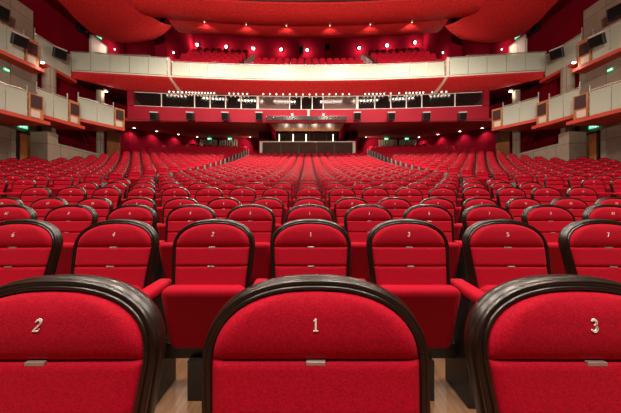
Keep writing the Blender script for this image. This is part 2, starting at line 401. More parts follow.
def seat_number(c): return 1 if c == 0 else (2*c + 1 if c > 0 else -2*c)
def seat_label(r, c, nm):
    if r <= 6: return f'red velvet theatre seat with dark rim marked {WORDS[seat_number(c)]}, {ORD[r]} row from the front'
    if nm == 'centre':
        if c == 0: return f'red theatre seat in the {ORD[r]} row, on the centre line of its block'
        return f'red theatre seat in the {ORD[r]} row of the centre block, {ORD[abs(c)]} {"right" if c > 0 else "left"} of centre'
    return f'red theatre seat in the {ORD[r]} row of the {nm} block, {ORD[abs(c)-8]} from the aisle'
KIND = {}
def part(name, me, root):
    o = bpy.data.objects.new(name, me); COL.objects.link(o); o.parent = root; return o
def proto(level, r):
    """the seat of a kind with its parts; others of the kind are copied from it"""
    root = bpy.data.objects.new('theatre_seat', None); COL.objects.link(root); root.empty_display_size = 0.1
    M = {'hi': HI, 'mid': MID, 'low': LOW}[level]
    for k in ('backrest_frame', 'back_cushion', 'seat_cushion', 'armrest', 'side_panel', 'base'): part(k, M[k], root)
    if level == 'hi':
        part('name_plate', PL1, root); part('name_plate', PL2, root)
    elif level == 'mid':
        part('name_plate', PL1, root)
    return root
def place(s):
    r, c, x, y, z, yaw, nm = s
    level = 'hi' if r <= 3 else ('mid' if r <= 7 else 'low')
    if level not in KIND:
        root = KIND[level] = proto(level, r); kids = list(root.children); base = root
        KIND[level+'k'] = kids
    else:
        root = KIND[level].copy(); COL.objects.link(root)
        for k in KIND[level+'k']:
            q = k.copy(); COL.objects.link(q); q.parent = root
    root.location = (x, y, z + E); root.rotation_euler = (0, 0, yaw)
    tag(root, seat_label(r, c, nm), 'seat', 'red theatre seats in the stalls')
    num = seat_number(c)
    part('seat_number', number_mesh(num), root)
    if is_end(r, c, nm, 1):
        part('armrest', ARM_R[level][0], root); part('side_panel', ARM_R[level][1], root)
    if r >= 6 and nm != 'centre':
        sg = 1 if nm == 'left' else -1
        if is_end(r, c, nm, sg): part('end_panel', end_panel(sg), root)
for s in ind: place(s)

# the far rows and the balcony rows: one mass
lowmb = MB()
rim_mb(lowmb, 1, 10, PROF2, 0); n0 = len(lowmb.f)
tmp = MB(); pads_mb(tmp, 6, 3); lowmb.add(tmp.v, tmp.f, 1)
tmp = MB(); cushion_mb(tmp, 1); lowmb.add(tmp.v, tmp.f, 1)
tmp = MB(); arm_mb(tmp, 1); lowmb.add(tmp.v, tmp.f, 1)
panel_mb(lowmb, 2); base_mb(lowmb, 2)
endmb = MB().box(AX0-0.062, AX0-0.005, -0.21, 0.09, 0.0, 0.66, 3)
LV = np.array(lowmb.v)*SC; EV = np.array(endmb.v)*SC
def yb(x): return 16.0 - x*x/140.0                          # balcony front in plan
def yw(x): return 17.0 - x*x/170.0                          # gallery window wall in plan
BROW = 6
bal = []
for k in range(BROW):
    d0 = 17.25 + 0.90*k; zt = 9.14 + 0.67*k
    for c in range(-18, 19):
        x = c*0.50
        if abs(x) < 4.0 and k > 2: continue
        if 3.7 < abs(x) < 4.6: continue
        if abs(x) > 8.3 + 0.12*k: continue
        bal.append((0, 99, x, d0 - x*x/120.0, zt - SEATH, -x/60.0, 'balcony'))
allv, allf, allm, base = [], [], [], 0
for s in far + bal:
    r, c, x, y, z, yaw, nm = s
    ca, sa = math.cos(yaw), math.sin(yaw)
    R = np.array([[ca, sa, 0], [-sa, ca, 0], [0, 0, 1]])
    parts_ = [(LV, lowmb)]
    if nm in ('left', 'right'):
        sg = 1 if nm == 'left' else -1
        if is_end(r, c, nm, sg): parts_.append((EV * np.array([-sg*1.0, 1, 1]) if sg > 0 else EV, endmb))
    for V, q in parts_:
        allv.append(V @ R + np.array([x, y, z + E])); allf += [tuple(base + i for i in f) for f in q.f]; allm += q.m; base += len(V)
me = bpy.data.meshes.new('distant_seating'); me.from_pydata(np.concatenate(allv).tolist(), [], allf)
for k in (SEATWOOD, VELVET, BLACKM, ENDGREY): me.materials.append(k)
me.polygons.foreach_set('material_index', allm)
bm = bmesh.new(); bm.from_mesh(me); bmesh.ops.recalc_face_normals(bm, faces=bm.faces); bm.to_mesh(me); bm.free()
ds = bpy.data.objects.new('distant_seating', me); COL.objects.link(ds); ds['kind'] = 'stuff'
tag(ds, 'mass of small red seats filling the rear stalls and the balcony', 'seats')

# ------------------------------------------------------------------ floor
mb = MB(); xs = [-13.6 + 27.2*i/48 for i in range(49)]
prev = None
for r in range(1, NROW + 1):
    z = ROWZ[r-1] - SEATH
    a = -9.5 if r == 1 else ROWD[r-1] - 0.45
    b = ROWD[r-1] + SC*0.98 - 0.45 if r < NROW else 27.5
    A = [(x, a if r == 1 else rowy(a, x), z) for x in xs]; B = [(x, rowy(b, x) if r < NROW else b, z) for x in xs]
    if prev: mb.sheet([prev, [(p[0], p[1], z) for p in prev]], 0)
    if r > 1:
        N1 = [(p[0], p[1]+0.05, z) for p in A]
        mb.sheet([A, N1], 1); mb.sheet([N1, B], 0)
    else: mb.sheet([A, B], 0)
    prev = B
struct(mb.build('floor', [FLOORM, NOSING], recalc=False))

# ------------------------------------------------------------------ shell
mb = MB().box(-13.9, 13.9, -9.5, 27.5, 14.6, 14.8); struct(mb.build('ceiling', CEILM))
for sg, nm in SIDES:
    x0, x1 = sorted((sg*13.6, sg*13.9))
    struct(MB().box(x0, x1, -9.5, 27.5, -1.2, 14.6).build(f'wall_{nm}', REDWALL))
    # concrete lining of the side wall, lower and upper, and the stall-edge parapet with its block
    mb = MB()
    for (a, b, z0, z1) in ((6.5, 12.38, -1.0, 6.55), (12.38, 13.35, 3.52, 6.55), (6.5, 13.15, 6.6, 9.5)):
        p, q = sorted((sg*13.40, sg*13.6)); mb.box(p, q, a, b, z0, z1)
    struct(mb.build(f'trim_{1 if sg < 0 else 2}', CONC))
    mb = MB()
    p, q = sorted((sg*12.38, sg*13.2)); mb.box(p, q, 12.82, 13.36, 0.5, 3.57)
    p, q = sorted((sg*12.38, sg*12.75)); mb.box(p, q, 13.36, 17.9, 0.5, 3.12)
    struct(mb.build(f'trim_{3 if sg < 0 else 4}', CONC))
    struct(MB().tube((sg*13.12, 13.66, 1.0), (sg*13.12, 13.66, 7.0), 0.27, 20).build(f'pillar_{nm}', CONC, smooth=False))
    struct(MB().tube((sg*12.6, 16.35, 1.5), (sg*12.6, 16.35, 7.0), 0.20, 20).build(f'pillar_rear_{nm}', CONC, smooth=False))

# rear wall of the stalls, in plan
def soff(y): return 5.29 + 0.145*(y - 17.0)                 # underside of the gallery, rising towards the back
BW = [(-13.6, 18.6), (-13.0, 19.5), (-10.6, 26.0), (-3.9, 26.2)]
for sg, nm in SIDES:
    mb = MB()
    for p, q in zip(BW, BW[1:]):
        mb.bar((-sg*p[0], p[1]), (-sg*q[0], q[1]), 0.12, 1.5, 7.2)
    x0, x1 = sorted((sg*3.25, sg*3.95)); mb.box(x0, x1, 21.6, 26.2, 2.5, 6.9)   # red pier beside the booth
    struct(mb.build(f'wall_rear_{nm}', REDWALL))
    poly = [(sg*2.7, yw(2.7)+0.06), (sg*6, yw(6)+0.06), (sg*9, yw(9)+0.06), (sg*10.9, yw(10.9)+0.06), (sg*13.6, 15.6), (sg*13.6, 18.8), (sg*13.0, 19.7), (sg*10.5, 26.3), (sg*2.7, 26.3)]
    n = len(poly); mb = MB()
    mb.add([(x, y, soff(y)) for x, y in poly] + [(x, y, soff(y)+0.15) for x, y in poly], [tuple(range(n)), tuple(range(n, 2*n))] + [(i, (i+1) % n, n+(i+1) % n, n+i) for i in range(n)])
    struct(mb.build(f'ceiling_under_balcony_{nm}', SOFFIT))

# gallery fascia and its window band
gx = [-10.9 + 21.8*i/60 for i in range(61)]
mb = MB()
mb.slab([[(x, yw(x)-0.02, 5.27) for x in gx], [(x, yw(x)-0.02, 6.10) for x in gx]], (0, 0.22, 0), 0)
for sg, nm in SIDES:
    p, q = sorted((sg*10.9, sg*10.55)); mb.box(p, q, yw(10.9)-0.05, yw(10.9)+0.25, 6.10, 7.05, 0)
struct(mb.build('wall_gallery_front', REDFASC))
mb = MB(); mb.slab([[(x, yw(x)+1.6, 6.0) for x in gx], [(x, yw(x)+1.6, 7.4) for x in gx]], (0, 0.1, 0))
mb.slab([[(x, yw(x)+0.2, 6.02) for x in gx], [(x, yw(x)+1.6, 6.02) for x in gx]], (0, 0, 0.06))
struct(mb.build('wall_gallery_rear', BOOTHDK))
def at_px(px, curve, off=0.0):                              # where a sight line at that column meets a plan curve
    u = (px - 308) / F; y = 16.5
    for _ in range(30): y = curve(u*y) + off
    return (u*y, y)
mull = [128, 161.4, 194.5, 210, 225.5, 241, 257.5, 289.4, 301, 312, 323, 357, 374.5, 390.5, 406, 421.5, 454.6, 488]
wide = {257.5, 357, 128, 488}
for i, (a, b) in enumerate(zip(mull, mull[1:])):
    p, q = at_px(a, yw, 0.06), at_px(b, yw, 0.06)
    t = thing(f'window_{i+1}', ((p[0]+q[0])/2, (p[1]+q[1])/2, 6.10), 'gallery window', 'window')
    del t['label']; del t['category']; struct(t)
    mb = MB(); P, Q = Vector((*p, 0)), Vector((*q, 0)); d = (Q-P).normalized(); n = Vector((d.y, -d.x, 0))
    wa = 0.07 if a in wide else 0.028; wb = 0.07 if b in wide else 0.028
    for c0, w_ in ((P + d*wa/2, wa), (Q - d*wb/2, wb)):
        mb.obox((c0.x, c0.y, 6.53), d, n, (0, 0, 1), w_*0.98, 0.06, 0.86)
    mid = (P+Q)/2; wl = (Q-P).length
    mb.obox((mid.x, mid.y, 6.115), d, n, (0, 0, 1), wl-0.004, 0.08, 0.03)
    mb.obox((mid.x, mid.y, 6.945), d, n, (0, 0, 1), wl-0.004, 0.06, 0.03)
    struct(mb.build('window_frame', WHITEF, t))
    nn = (n + Vector((0, 0, 0.0))).normalized()
    mb = MB(); mb.obox((mid.x, mid.y, 6.53), d, n, (0, 0, 1), wl-wa-wb, 0.012, 0.80)
    struct(mb.build('window_pane', LITROOMGLASS if a in (257.5, 323) else DARKGLASS, t))

# belly of the balcony (stippled), deck, steps, rear wall
def front(x):
    ax = abs(x)
    if ax <= 8.06: return yb(x)
    t = (ax - 8.06) / (13.1 - 8.06); return yb(8.06) + (14.9 - yb(8.06))*t
def under(x):
    ax = abs(x)
    if ax <= 10.9: return yw(x), 6.97
    t = (ax - 10.9) / (13.55 - 10.9); return yw(10.9) + (14.75 - yw(10.9))*t, 6.97 + 0.2*t
bx = [-13.55 + 27.1*i/108 for i in range(109)]
g = []
for j in range(9):
    v = j/8
    g.append([(x, front(x)+0.02 + (under(x)[0]+0.02-front(x))*v, 7.46 + (under(x)[1] - 7.46)*(0.55*v + 0.45*math.sin(v*PI/2))) for x in bx])
mb = MB(); mb.slab(g, (0, 0.05, 0.06)); struct(mb.build('ceiling_balcony_belly', STIPPLE, smooth=True))
mb = MB()
mb.slab([[(x, front(x), 7.48) for x in bx], [(x, 17.1 if abs(x) < 9.6 else 20.2, 7.48) for x in bx]], (0, 0, 0.07), 0)
for sg, nm in SIDES:
    p, q = sorted((sg*10.05, sg*13.55)); mb.box(p, q, 17.0, 20.15, 7.56, 8.65, 0)
struct(mb.build('floor_balcony', REDWALL))
mb = MB(); mb.slab([[(x, front(x)-0.012, 7.465) for x in bx], [(x, front(x)-0.012, 7.53) for x in bx]], (0, 0.04, 0), 0)
struct(mb.build('trim_5', BEIGE))
mb = MB(); sxs = [-9.6 + 19.2*i/40 for i in range(41)]; prevz = 7.55
for k in range(BROW + 1):
    z = 9.14 + 0.67*k - SEATH; d0 = 17.25 + 0.9*k - 0.46; d1 = d0 + 0.9 if k < BROW else 23.5
    if k == BROW: z -= 0.67
    A = [(x, d0 - x*x/120, z) for x in sxs]
    mb.sheet([[(x, d0 - x*x/120, prevz) for x in sxs], A]); mb.sheet([A, [(x, d1 - x*x/120, z) for x in sxs]]); prevz = z
struct(mb.build('floor_balcony_steps', REDWALL, recalc=False))
mb = MB(); rx = [-9.9 + 19.8*i/40 for i in range(41)]
mb.slab([[(x, 22.75 - x*x/110, 7.5) for x in rx], [(x, 22.75 - x*x/110, 14.6) for x in rx]], (0, 0.12, 0))
for sg, nm in SIDES:
    p, q = sorted((sg*9.35, sg*10.0)); mb.box(p, q, 17.6, 21.9, 7.5, 14.6)
    p, q = sorted((sg*10.0, sg*13.6)); mb.box(p, q, 20.2, 20.4, 7.5, 14.6)
struct(mb.build('wall_balcony_rear', REDWALL))

# ------------------------------------------------------------------ acoustic ceiling panels
def P3(px, py, z): d = z*F/(206.0-py); return ((px-308)/F*d, d, z)
def arcs(yc, xe, n=40):                                     # a level sweep: plan depth in the middle, end half width
    return [(x, yc - x*x/110.0) for x in [-xe + 2*xe*i/n for i in range(n+1)]]
def sweep_panel(name, label, y0, z0, y1, z1, sag, xe, curl=0.0):
    g = []
    for j in range(13):
        v = j/12
        z = z0 + (z1-z0)*v - sag*math.sin(PI*v)
        g.append([(x*1.0, yy + (y1-y0)*v, z + 0.0*x) for x, yy in arcs(y0, xe)])
    mb = MB(); mb.slab(g, (0, 0.0, 0.10))
    o = mb.build(name, STIPPLE, smooth=True); tag(o, label, 'ceiling panel'); fix_smooth(o.data)
    return o
sweep_panel('acoustic_ceiling_panel', 'long red stippled ceiling panel sweeping above the middle of the balcony, lowest and furthest', 16.30, 10.98, 17.75, 11.05, 0.10, 8.2)
sweep_panel('acoustic_ceiling_panel', 'wide red stippled ceiling panel in front of the lowest sweep, below a dark gap', 14.75, 11.05, 16.28, 10.92, 0.16, 9.4)
sweep_panel('acoustic_ceiling_panel', 'red stippled ceiling panel above the dark gap, cut by the top of the picture', 12.4, 11.5, 14.55, 11.10, 0.10, 10)
for sg, nm in SIDES:
    Lc = [(20, -32, 10.2), (40, -14, 10.2), (60, 2, 10.2), (78, 21, 10.15), (98, 36, 10.1), (125, 42.5, 10.1), (150, 40, 10.3), (164, 33, 10.5), (171, 26, 10.7)]
    Rc = [(105, -32, 11.0), (120, -15, 11.0), (132, 0, 11.0), (143, 11, 10.95), (152, 18, 10.9), (159, 22.5, 10.85), (165, 25, 10.8), (169, 26, 10.75), (171.5, 26, 10.72)]
    def dense(c):
        pts = [Vector(P3(*p)) for p in c]; out = []
        for i in range(len(pts)-1):
            p0, p1, p2, p3 = pts[max(0, i-1)], pts[i], pts[i+1], pts[min(len(pts)-1, i+2)]
            for k in range(5):
                t = k/5
                out.append(0.5*((2*p1) + (p2-p0)*t + (2*p0-5*p1+4*p2-p3)*t*t + (3*p1-p0-3*p2+p3)*t**3))
        return out + [pts[-1]]
    A, B = dense(Lc), dense(Rc); g = []
    for j in range(13):
        s = j/12; row = []
        for p, q in zip(A, B):
            w = p.lerp(q, s); w.z -= 0.22*math.sin(PI*s)*min(1, (p-q).length/2); row.append((w.x*(-sg)*1.0 if sg > 0 else w.x, w.y, w.z))
        g.append(row)
    mb = MB(); mb.slab(g, (0, 0, 0.10)); o = mb.build('acoustic_ceiling_panel', STIPPLE, smooth=True)
    tag(o, f'domed red stippled ceiling panel hanging over the {nm} wing of the balcony', 'ceiling panel'); fix_smooth(o.data)

# ------------------------------------------------------------------ balustrades
def balustrade(pts, z0, z1, label, cat='balustrade', group=None, rail_up=0.06, name='glass_balustrade'):
    c = pts[len(pts)//2]
    t = thing(name, (c[0], c[1], z0), label, cat, group)
    for p, q in zip(pts, pts[1:]):
        P, Q = Vector(p), Vector(q); d = (Q-P).normalized()
        a, b = P + d*0.012, Q - d*0.012
        MB().bar(a, b, 0.02, z0+0.03, z1).build('glass_panel', FROST, t)
    for k, p in enumerate(pts):
        mb = MB().tube((p[0], p[1]+0.03, z0), (p[0], p[1]+0.03, z1+rail_up), 0.020, 8)
        for zz in (z0+0.18, z1-0.18): mb.tube((p[0], p[1]-0.03, zz), (p[0], p[1]+0.03, zz), 0.03, 8)
        mb.build('rail_post', STEEL, t, smooth=False)
    MB().pipe([(p[0], p[1]+0.03, z1+rail_up) for p in pts], 0.022, 8).build('handrail', STEEL, t)
    return t
main = [(x, yb(x)) for x in [-7.85 + 15.7*i/16 for i in range(17)]]
balustrade(main, 7.53, 8.33, 'long curved frosted glass balustrade along the middle of the balcony')
for sg, nm in SIDES:
    pw = [(sg*(8.12 + (13.1-8.12)*i/5), front(8.12 + (13.1-8.12)*i/5)) for i in range(6)]
    balustrade(pw, 7.53, 8.52, f'frosted glass balustrade of the {nm} balcony wing, beside the pale doors')
    # fin that ends the middle balustrade and folds down under the belly
    mb = MB(); fx = sg*7.98
    vs = []
    prof = [(15.42, 8.48), (15.42, 7.42), (16.45, 6.86), (16.62, 6.95), (15.62, 7.55), (15.62, 8.48)]
    for dx in (-0.05, 0.05): vs += [(fx + dx - (sg*0.20*(y-15.4) if y > 15.7 else 0), y, z) for y, z in prof]
    n = len(prof)
    mb.add(vs, [(0, 1, 4, 5), (1, 2, 3, 4), (n, n+1, n+4, n+5), (n+1, n+2, n+3, n+4)] + [(i, (i+1) % n, n+(i+1) % n, n+i) for i in range(n)])
    struct(mb.build(f'trim_{6 if sg < 0 else 7}', BEIGE))

# side boxes: sawtooth fronts, (near plan point, far plan point, deck height, rail height, name)
BOXES = [
 ('lower', 'first', (12.55, 8.7), (11.72, 11.92), 3.80, 4.82),
 ('lower', 'second', (12.1, 12.05), (11.75, 13.85), 4.17, 5.27),
 ('lower', 'third', (12.05, 14.15), (10.9, 16.0), 4.62, 5.70),
 ('upper', 'first', (13.15, 9.6), (12.78, 12.75), 6.58, 7.72),
 ('upper', 'second', (13.0, 12.85), (13.0, 14.85), 7.05, 8.20),
]
WHERE = {'first': 'nearest the camera', 'second': 'next to the nearest one', 'third': 'furthest back, by the gallery windows'}
for sg, nm in SIDES:
    for tier, which, a, b, z0, z1 in BOXES:
        if tier == 'upper' and which == 'second': wh = 'joining the balcony wing'
        else: wh = WHERE[which]
        A, B = Vector((sg*a[0], a[1], 0)), Vector((sg*b[0], b[1], 0)); d = (B-A).normalized()
        n = Vector((d.y, -d.x, 0)); n = n if n.x*sg < 0 else -n                # towards the hall
        t = thing('side_box', (sg*(a[0]+b[0])/2, (a[1]+b[1])/2, z0-0.2), f'{tier} {nm} side box with frosted glass front, {wh}', 'theatre box')
        wall = sg*13.42
        end = B + d*0.25
        if tier == 'lower' and which == 'third': end = B
        poly = [(A.x+n.x*0.06, A.y+n.y*0.06), (end.x+n.x*0.06, end.y+n.y*0.06), (wall, end.y+0.1), (wall, A.y)]
        MB().prism(poly, z0-0.15, z0).build('deck', [SLABRED], t)
        L_ = (B-A).length; npan = max(2, round(L_/0.9)); glen = L_ - (0.05 if (tier == 'upper' and which == 'second') else 0.55)
        bar = MB(); pts = [A + d*(glen*i/npan) for i in range(npan+1)]
        for p, q in zip(pts, pts[1:]):
            MB().bar((p + d*0.012)[:2], (q - d*0.012)[:2], 0.02, z0+0.02, z1).build('glass_panel', FROST, t)
        for i, p in enumerate(pts):
            hh = z1 + (0.30 if i in (0, npan) else 0.06)
            mb = MB().tube((p.x-n.x*0.03, p.y-n.y*0.03, z0), (p.x-n.x*0.03, p.y-n.y*0.03, hh), 0.024, 8)
            for zz in (z0+0.2, z1-0.2): mb.tube((p.x+n.x*0.03, p.y+n.y*0.03, zz), (p.x-n.x*0.03, p.y-n.y*0.03, zz), 0.032, 8)
            mb.build('rail_post', STEEL, t)
        MB().pipe([(p.x-n.x*0.03, p.y-n.y*0.03, z1+0.06) for p in pts], 0.022, 8).build('handrail', STEEL, t)
        # timber end cabinet with dark grille and pale panel
        if tier == 'upper' and which == 'second': continue
        c = B - d*0.27
        mb = MB(); mb.obox((c.x, c.y, (z0+z1)/2), d, n, (0, 0, 1), 0.52, 0.14, z1-z0+0.02)
        cab = mb.build('end_cabinet', WOOD, t, bevel=0.008)
        fc = c + n*0.075
        sub(MB().obox((fc.x, fc.y, z0+0.70), d, n, (0, 0, 1), 0.40, 0.02, 0.56), 'grille', GRILLE, cab)
        sub(MB().obox((fc.x - d.x*0.04, fc.y - d.y*0.04, z0+0.18), d, n, (0, 0, 1), 0.32, 0.02, 0.30), 'lower_panel', BEIGE, cab)
# fix: sub-parts share the base of their thing, so their own origin is the part's
# ------------------------------------------------------------------ doors
dn = 0
def door(p, q, z0, z1, material, leaves, out, frame_mat=WOOD):
    global dn; dn += 1
    P, Q = Vector((*p, 0)), Vector((*q, 0)); d = (Q-P).normalized(); n = Vector((*out, 0)).normalized(); L_ = (Q-P).length
    c = (P+Q)/2
    t = thing(f'door_{dn}', (c.x, c.y, z0), 'door', 'door'); del t['label']; del t['category']; struct(t)
    mb = MB()
    for s_ in (-1, 1):
        e = c + d*s_*(L_/2 - 0.03); mb.obox((e.x+n.x*0.04, e.y+n.y*0.04, (z0+z1)/2), d, n, (0, 0, 1), 0.06, 0.10, z1-z0)
    mb.obox((c.x+n.x*0.04, c.y+n.y*0.04, z1-0.03), d, n, (0, 0, 1), L_, 0.10, 0.06)
    struct(mb.build('door_frame', frame_mat, t))
    w = (L_-0.12)/leaves
    for i in range(leaves):
        e = c + d*(-L_/2 + 0.06 + w*(i+0.5)) + n*0.03
        lf = struct(MB().obox((e.x, e.y, (z0+z1)/2-0.03), d, n, (0, 0, 1), w-0.02, 0.05, z1-z0-0.06).build('door_leaf', material, t))
        h = e + d*(w*0.36*(1 if i == 0 else -1)) + n*0.06
        struct(sub(MB().tube((h.x, h.y, z0+0.95), (h.x, h.y, z0+1.25), 0.018, 8), 'door_handle', STEEL, lf))
    return t
for sg, nm in SIDES:
    door((sg*13.40, 12.42), (sg*13.40, 13.20), 0.9, 3.46, WOOD, 1, (-sg, 0), BOOTHDK)
    door((sg*13.58, 16.75), (sg*13.58, 18.15), 8.68, 10.75, DOORPINK, 2, (-sg, 0), BEIGE)
    door((sg*13.45, 18.0), (sg*13.06, 18.75), 2.6, 5.1, WOOD, 1, (-sg*0.7, -0.7), WOOD)
# curtained rear doorways
for sg, nm in SIDES:
    for k, (t0, t1, word) in enumerate(((0.13, 0.49, 'outer'), (0.54, 0.92, 'inner'))):
        A = Vector((sg*11.0, 26.0, 0)); B = Vector((sg*6.4, 26.13, 0)); p, q = A.lerp(B, t0), A.lerp(B, t1); d = (q-p).normalized(); n = Vector((d.y, -d.x, 0)); n = n if n.y < 0 else -n
        g = []; L_ = (q-p).length; m = 44
        for zz in (4.3, 5.0, 5.7, 6.42):
            row = []
            for i in range(m+1):
                s = i/m; off = 0.14 + 0.045*math.sin(s*PI*16) + 0.012*math.sin(s*41)
                w = p + d*(L_*s) + n*off; row.append((w.x, w.y, zz))
            g.append(row)
        mb = MB(); mb.slab(g, (0, 0.012, 0)); o = mb.build('doorway_curtain', CURT, smooth=True)
        tag(o, f'beige pleated curtain closing the {word} doorway behind the {nm} seat block', 'curtain'); fix_smooth(o.data)

# ------------------------------------------------------------------ exit signs
def sign(c, d, n, w, h, label, double=False):
    t = thing('exit_sign', (c[0], c[1], c[2]-h/2), label, 'sign')
    d, n = Vector(d).normalized(), Vector(n).normalized(); c = Vector(c)
    MB().obox(c, d, n, (0, 0, 1), w, 0.05, h).build('sign_case', EXITG, t)
    mb = MB(); f = c + n*0.028
    def q(x0, x1, z0, z1):
        m = f + d*(w*(x0+x1)/2); mb.obox((m.x, m.y, m.z + h*(z0+z1)/2), d, n, (0, 0, 1), w*(x1-x0), 0.006, h*(z1-z0))
    q(-0.40, -0.18, -0.36, 0.36); q(0.02, 0.40, -0.06, 0.06); q(-0.02, 0.06, -0.16, 0.16); q(-0.06, -0.02, -0.06, 0.06)
    mb.build('pictogram', EXITW, t)
for sg, nm in SIDES:
    sign((sg*13.34, 12.62, 3.74), (0, 1, 0), (-sg, 0, 0), 0.40, 0.15, f'green exit sign above the wooden door in the {nm} concrete wall')
    sign((sg*13.30, 11.9, 6.02), (0, 1, 0), (-sg, 0, 0), 0.20, 0.10, f'small green exit sign between the two tiers of {nm} boxes')
    sign((sg*13.52, 17.45, 10.98), (0, 1, 0), (-sg, 0, 0), 0.40, 0.15, f'green exit sign above the pale doors of the {nm} balcony wing')
    sign((sg*9.35, 25.6, 6.42), (1, 0, 0), (0, -1, 0), 0.36, 0.16, f'green exit sign over the outer curtained doorway behind the {nm} block')
    sign((sg*7.42, 25.6, 6.42), (1, 0, 0), (0, -1, 0), 0.36, 0.16, f'green exit sign over the inner curtained doorway behind the {nm} block')

# ------------------------------------------------------------------ loudspeakers
def speaker(c, fwd, w, h, dep, label, bracket=True, tilt=0.25, name='loudspeaker'):
    f = Vector((fwd[0], fwd[1], 0)).normalized(); s = Vector((-f.y, f.x, 0))
    f2 = (f*math.cos(tilt) + Vector((0, 0, -1))*math.sin(tilt)).normalized(); u = s.cross(f2); u = u if u.z > 0 else -u
    c = Vector(c); t = thing(name, (c.x, c.y, c.z-h/2), label, 'loudspeaker')
    MB().obox(c, s, f2, u, w, dep, h).build('cabinet', SPKBLK, t, bevel=0.015)
    fc = c + f2*(dep/2+0.004)
    MB().obox(fc, s, f2, u, w*0.86, 0.012, h*0.86).build('grille', SPKGRILLE, t)
    if bracket:
        k = c + u*(h/2+0.035) - f2*0.04
        MB().obox(k, s, f2, u, w*1.02, dep*0.7, 0.06).build('bracket', SPKTOP, t)
    return t
SP = [154, 190, 225, 259]
OS = ['outermost', 'second from the outer end', 'third from the outer end', 'next to the control booth canopy']
for sg, nm in SIDES:
    for px, od in zip(SP, OS):
        p = at_px(308 + sg*(308-px), yw, -0.36)
        zc = (206-116)/F*p[1]
        speaker((p[0], p[1], zc), (-p[0]*0.02, -1), 0.42, 0.42, 0.32, f'black loudspeaker on the red fascia {nm} of centre, {od}')
    speaker((sg*12.42, 11.62, 7.12), (-sg, -0.35), 0.50, 0.45, 0.22, f'large black loudspeaker hung on the nearest upper {nm} box', tilt=0.3)
    speaker((sg*12.70, 13.80, 7.80), (-sg, -0.5), 0.52, 0.46, 0.22, f'black loudspeaker hung where the upper {nm} box meets the wing', tilt=0.3)
    speaker((sg*13.0, 11.35, 8.2), (-sg, -0.3), 0.60, 0.50, 0.2, f'black flat speaker on the concrete wall above the nearest {nm} box', tilt=0.15, bracket=False)
    speaker((sg*9.3, 17.3, 11.75), (-sg*0.5, -1), 0.32, 0.55, 0.3, f'small black loudspeaker high on the {nm} pier of the balcony', bracket=False)
    speaker((sg*13.35, 15.9, 10.55), (-sg, -0.3), 0.40, 0.50, 0.3, name='mounted_loudspeaker', label=f'dark loudspeaker on the {nm} wall under the domed panel', bracket=False)
speaker((-0.55, 22.45, 13.05), (0, -1), 0.42, 0.46, 0.3, 'dark loudspeaker on the balcony rear wall, just left of its middle', bracket=False)
speaker((1.6, 22.45, 13.25), (0, -1), 0.42, 0.46, 0.3, 'dark loudspeaker on the balcony rear wall, right of its middle', bracket=False)

# ------------------------------------------------------------------ control booth
t = thing('control_booth_canopy', (-0.1, 17.0, 5.30), 'chrome edged canopy with sloping wooden underside above the control booth', 'canopy')
MB().box(-2.62, 2.42, 16.72, 17.05, 5.36, 5.62).build('chrome_edge', CHROME, t, bevel=0.03)
mb = MB(); mb.slab([[(-2.55, 16.9, 5.36), (2.40, 16.9, 5.36)], [(-2.62, 21.5, 6.0), (2.55, 21.5, 6.0)]], (0, 0, 0.08)); mb.build('wooden_underside', WOOD, t)
MB().box(-2.72, -2.56, 17.2, 21.5, 5.28, 6.3).build('side_cheek', REDWALL, t); MB().box(2.46, 2.72, 17.2, 21.5, 5.28, 6.3).build('side_cheek', REDWALL, t)
t = thing('control_desk', (0, 20.95, 3.40), 'dark panelled control desk with pale ends at the back of the centre block', 'desk')
MB().box(-3.5, 3.4, 20.75, 20.88, 3.40, 4.93).build('front_panel', BOOTHDK, t)
for x in (-2.1, -0.7, 0.65, 2.0): MB().box(x-0.012, x+0.012, 20.738, 20.75, 3.40, 4.91).build('panel_joint', BLACKM, t)
MB().box(-3.72, 3.62, 20.68, 21.4, 4.93, 5.0).build('desk_top', BEIGE, t, bevel=0.01)
for x in (-3.72, 3.42): MB().box(x, x+0.20, 20.72, 21.3, 3.40, 4.93).build('end_panel', BEIGE, t)
t = thing('window_20', (0, 21.75, 3.4), 'x', 'x'); del t['label']; del t['category']; struct(t)
struct(MB().box(-3.2, 3.2, 21.75, 21.80, 3.4, 6.3).build('window_pane', BOOTHGLASS, t))
mb = MB()
for x in (-3.2, -1.4, 0.1, 1.5, 3.15): mb.box(x-0.02, x+0.02, 21.70, 21.75, 3.4, 6.3)
struct(mb.build('window_frame', BLACKM, t))
for x, lab in ((-2.32, 'leftmost of the four'), (-1.2, 'second from the left'), (-0.16, 'third from the left'), (2.0, 'rightmost, set apart')):
    t = thing('tube_lamp', (x, 21.6, 5.1), f'upright glowing tube lamp above the control desk, {lab}', 'lamp')
    MB().tube((x, 21.65, 5.10), (x, 21.65, 5.80), 0.035, 8).build('tube', TUBE, t)
    MB().tube((x, 21.65, 5.02), (x, 21.65, 5.10), 0.05, 8).build('socket', BLACKM, t)
for x, nm2 in ((-1.0, 'left'), (0.02, 'middle'), (0.95, 'right')):
    o = MB().box(x-0.07, x+0.07, 16.78, 16.9, 5.63, 5.80 if x != 0.02 else 6.02).build('small_projector', SPKTOP, bevel=0.01)
    tag(o, f'small pale box on the chrome canopy edge, {nm2} one of three', 'projector')

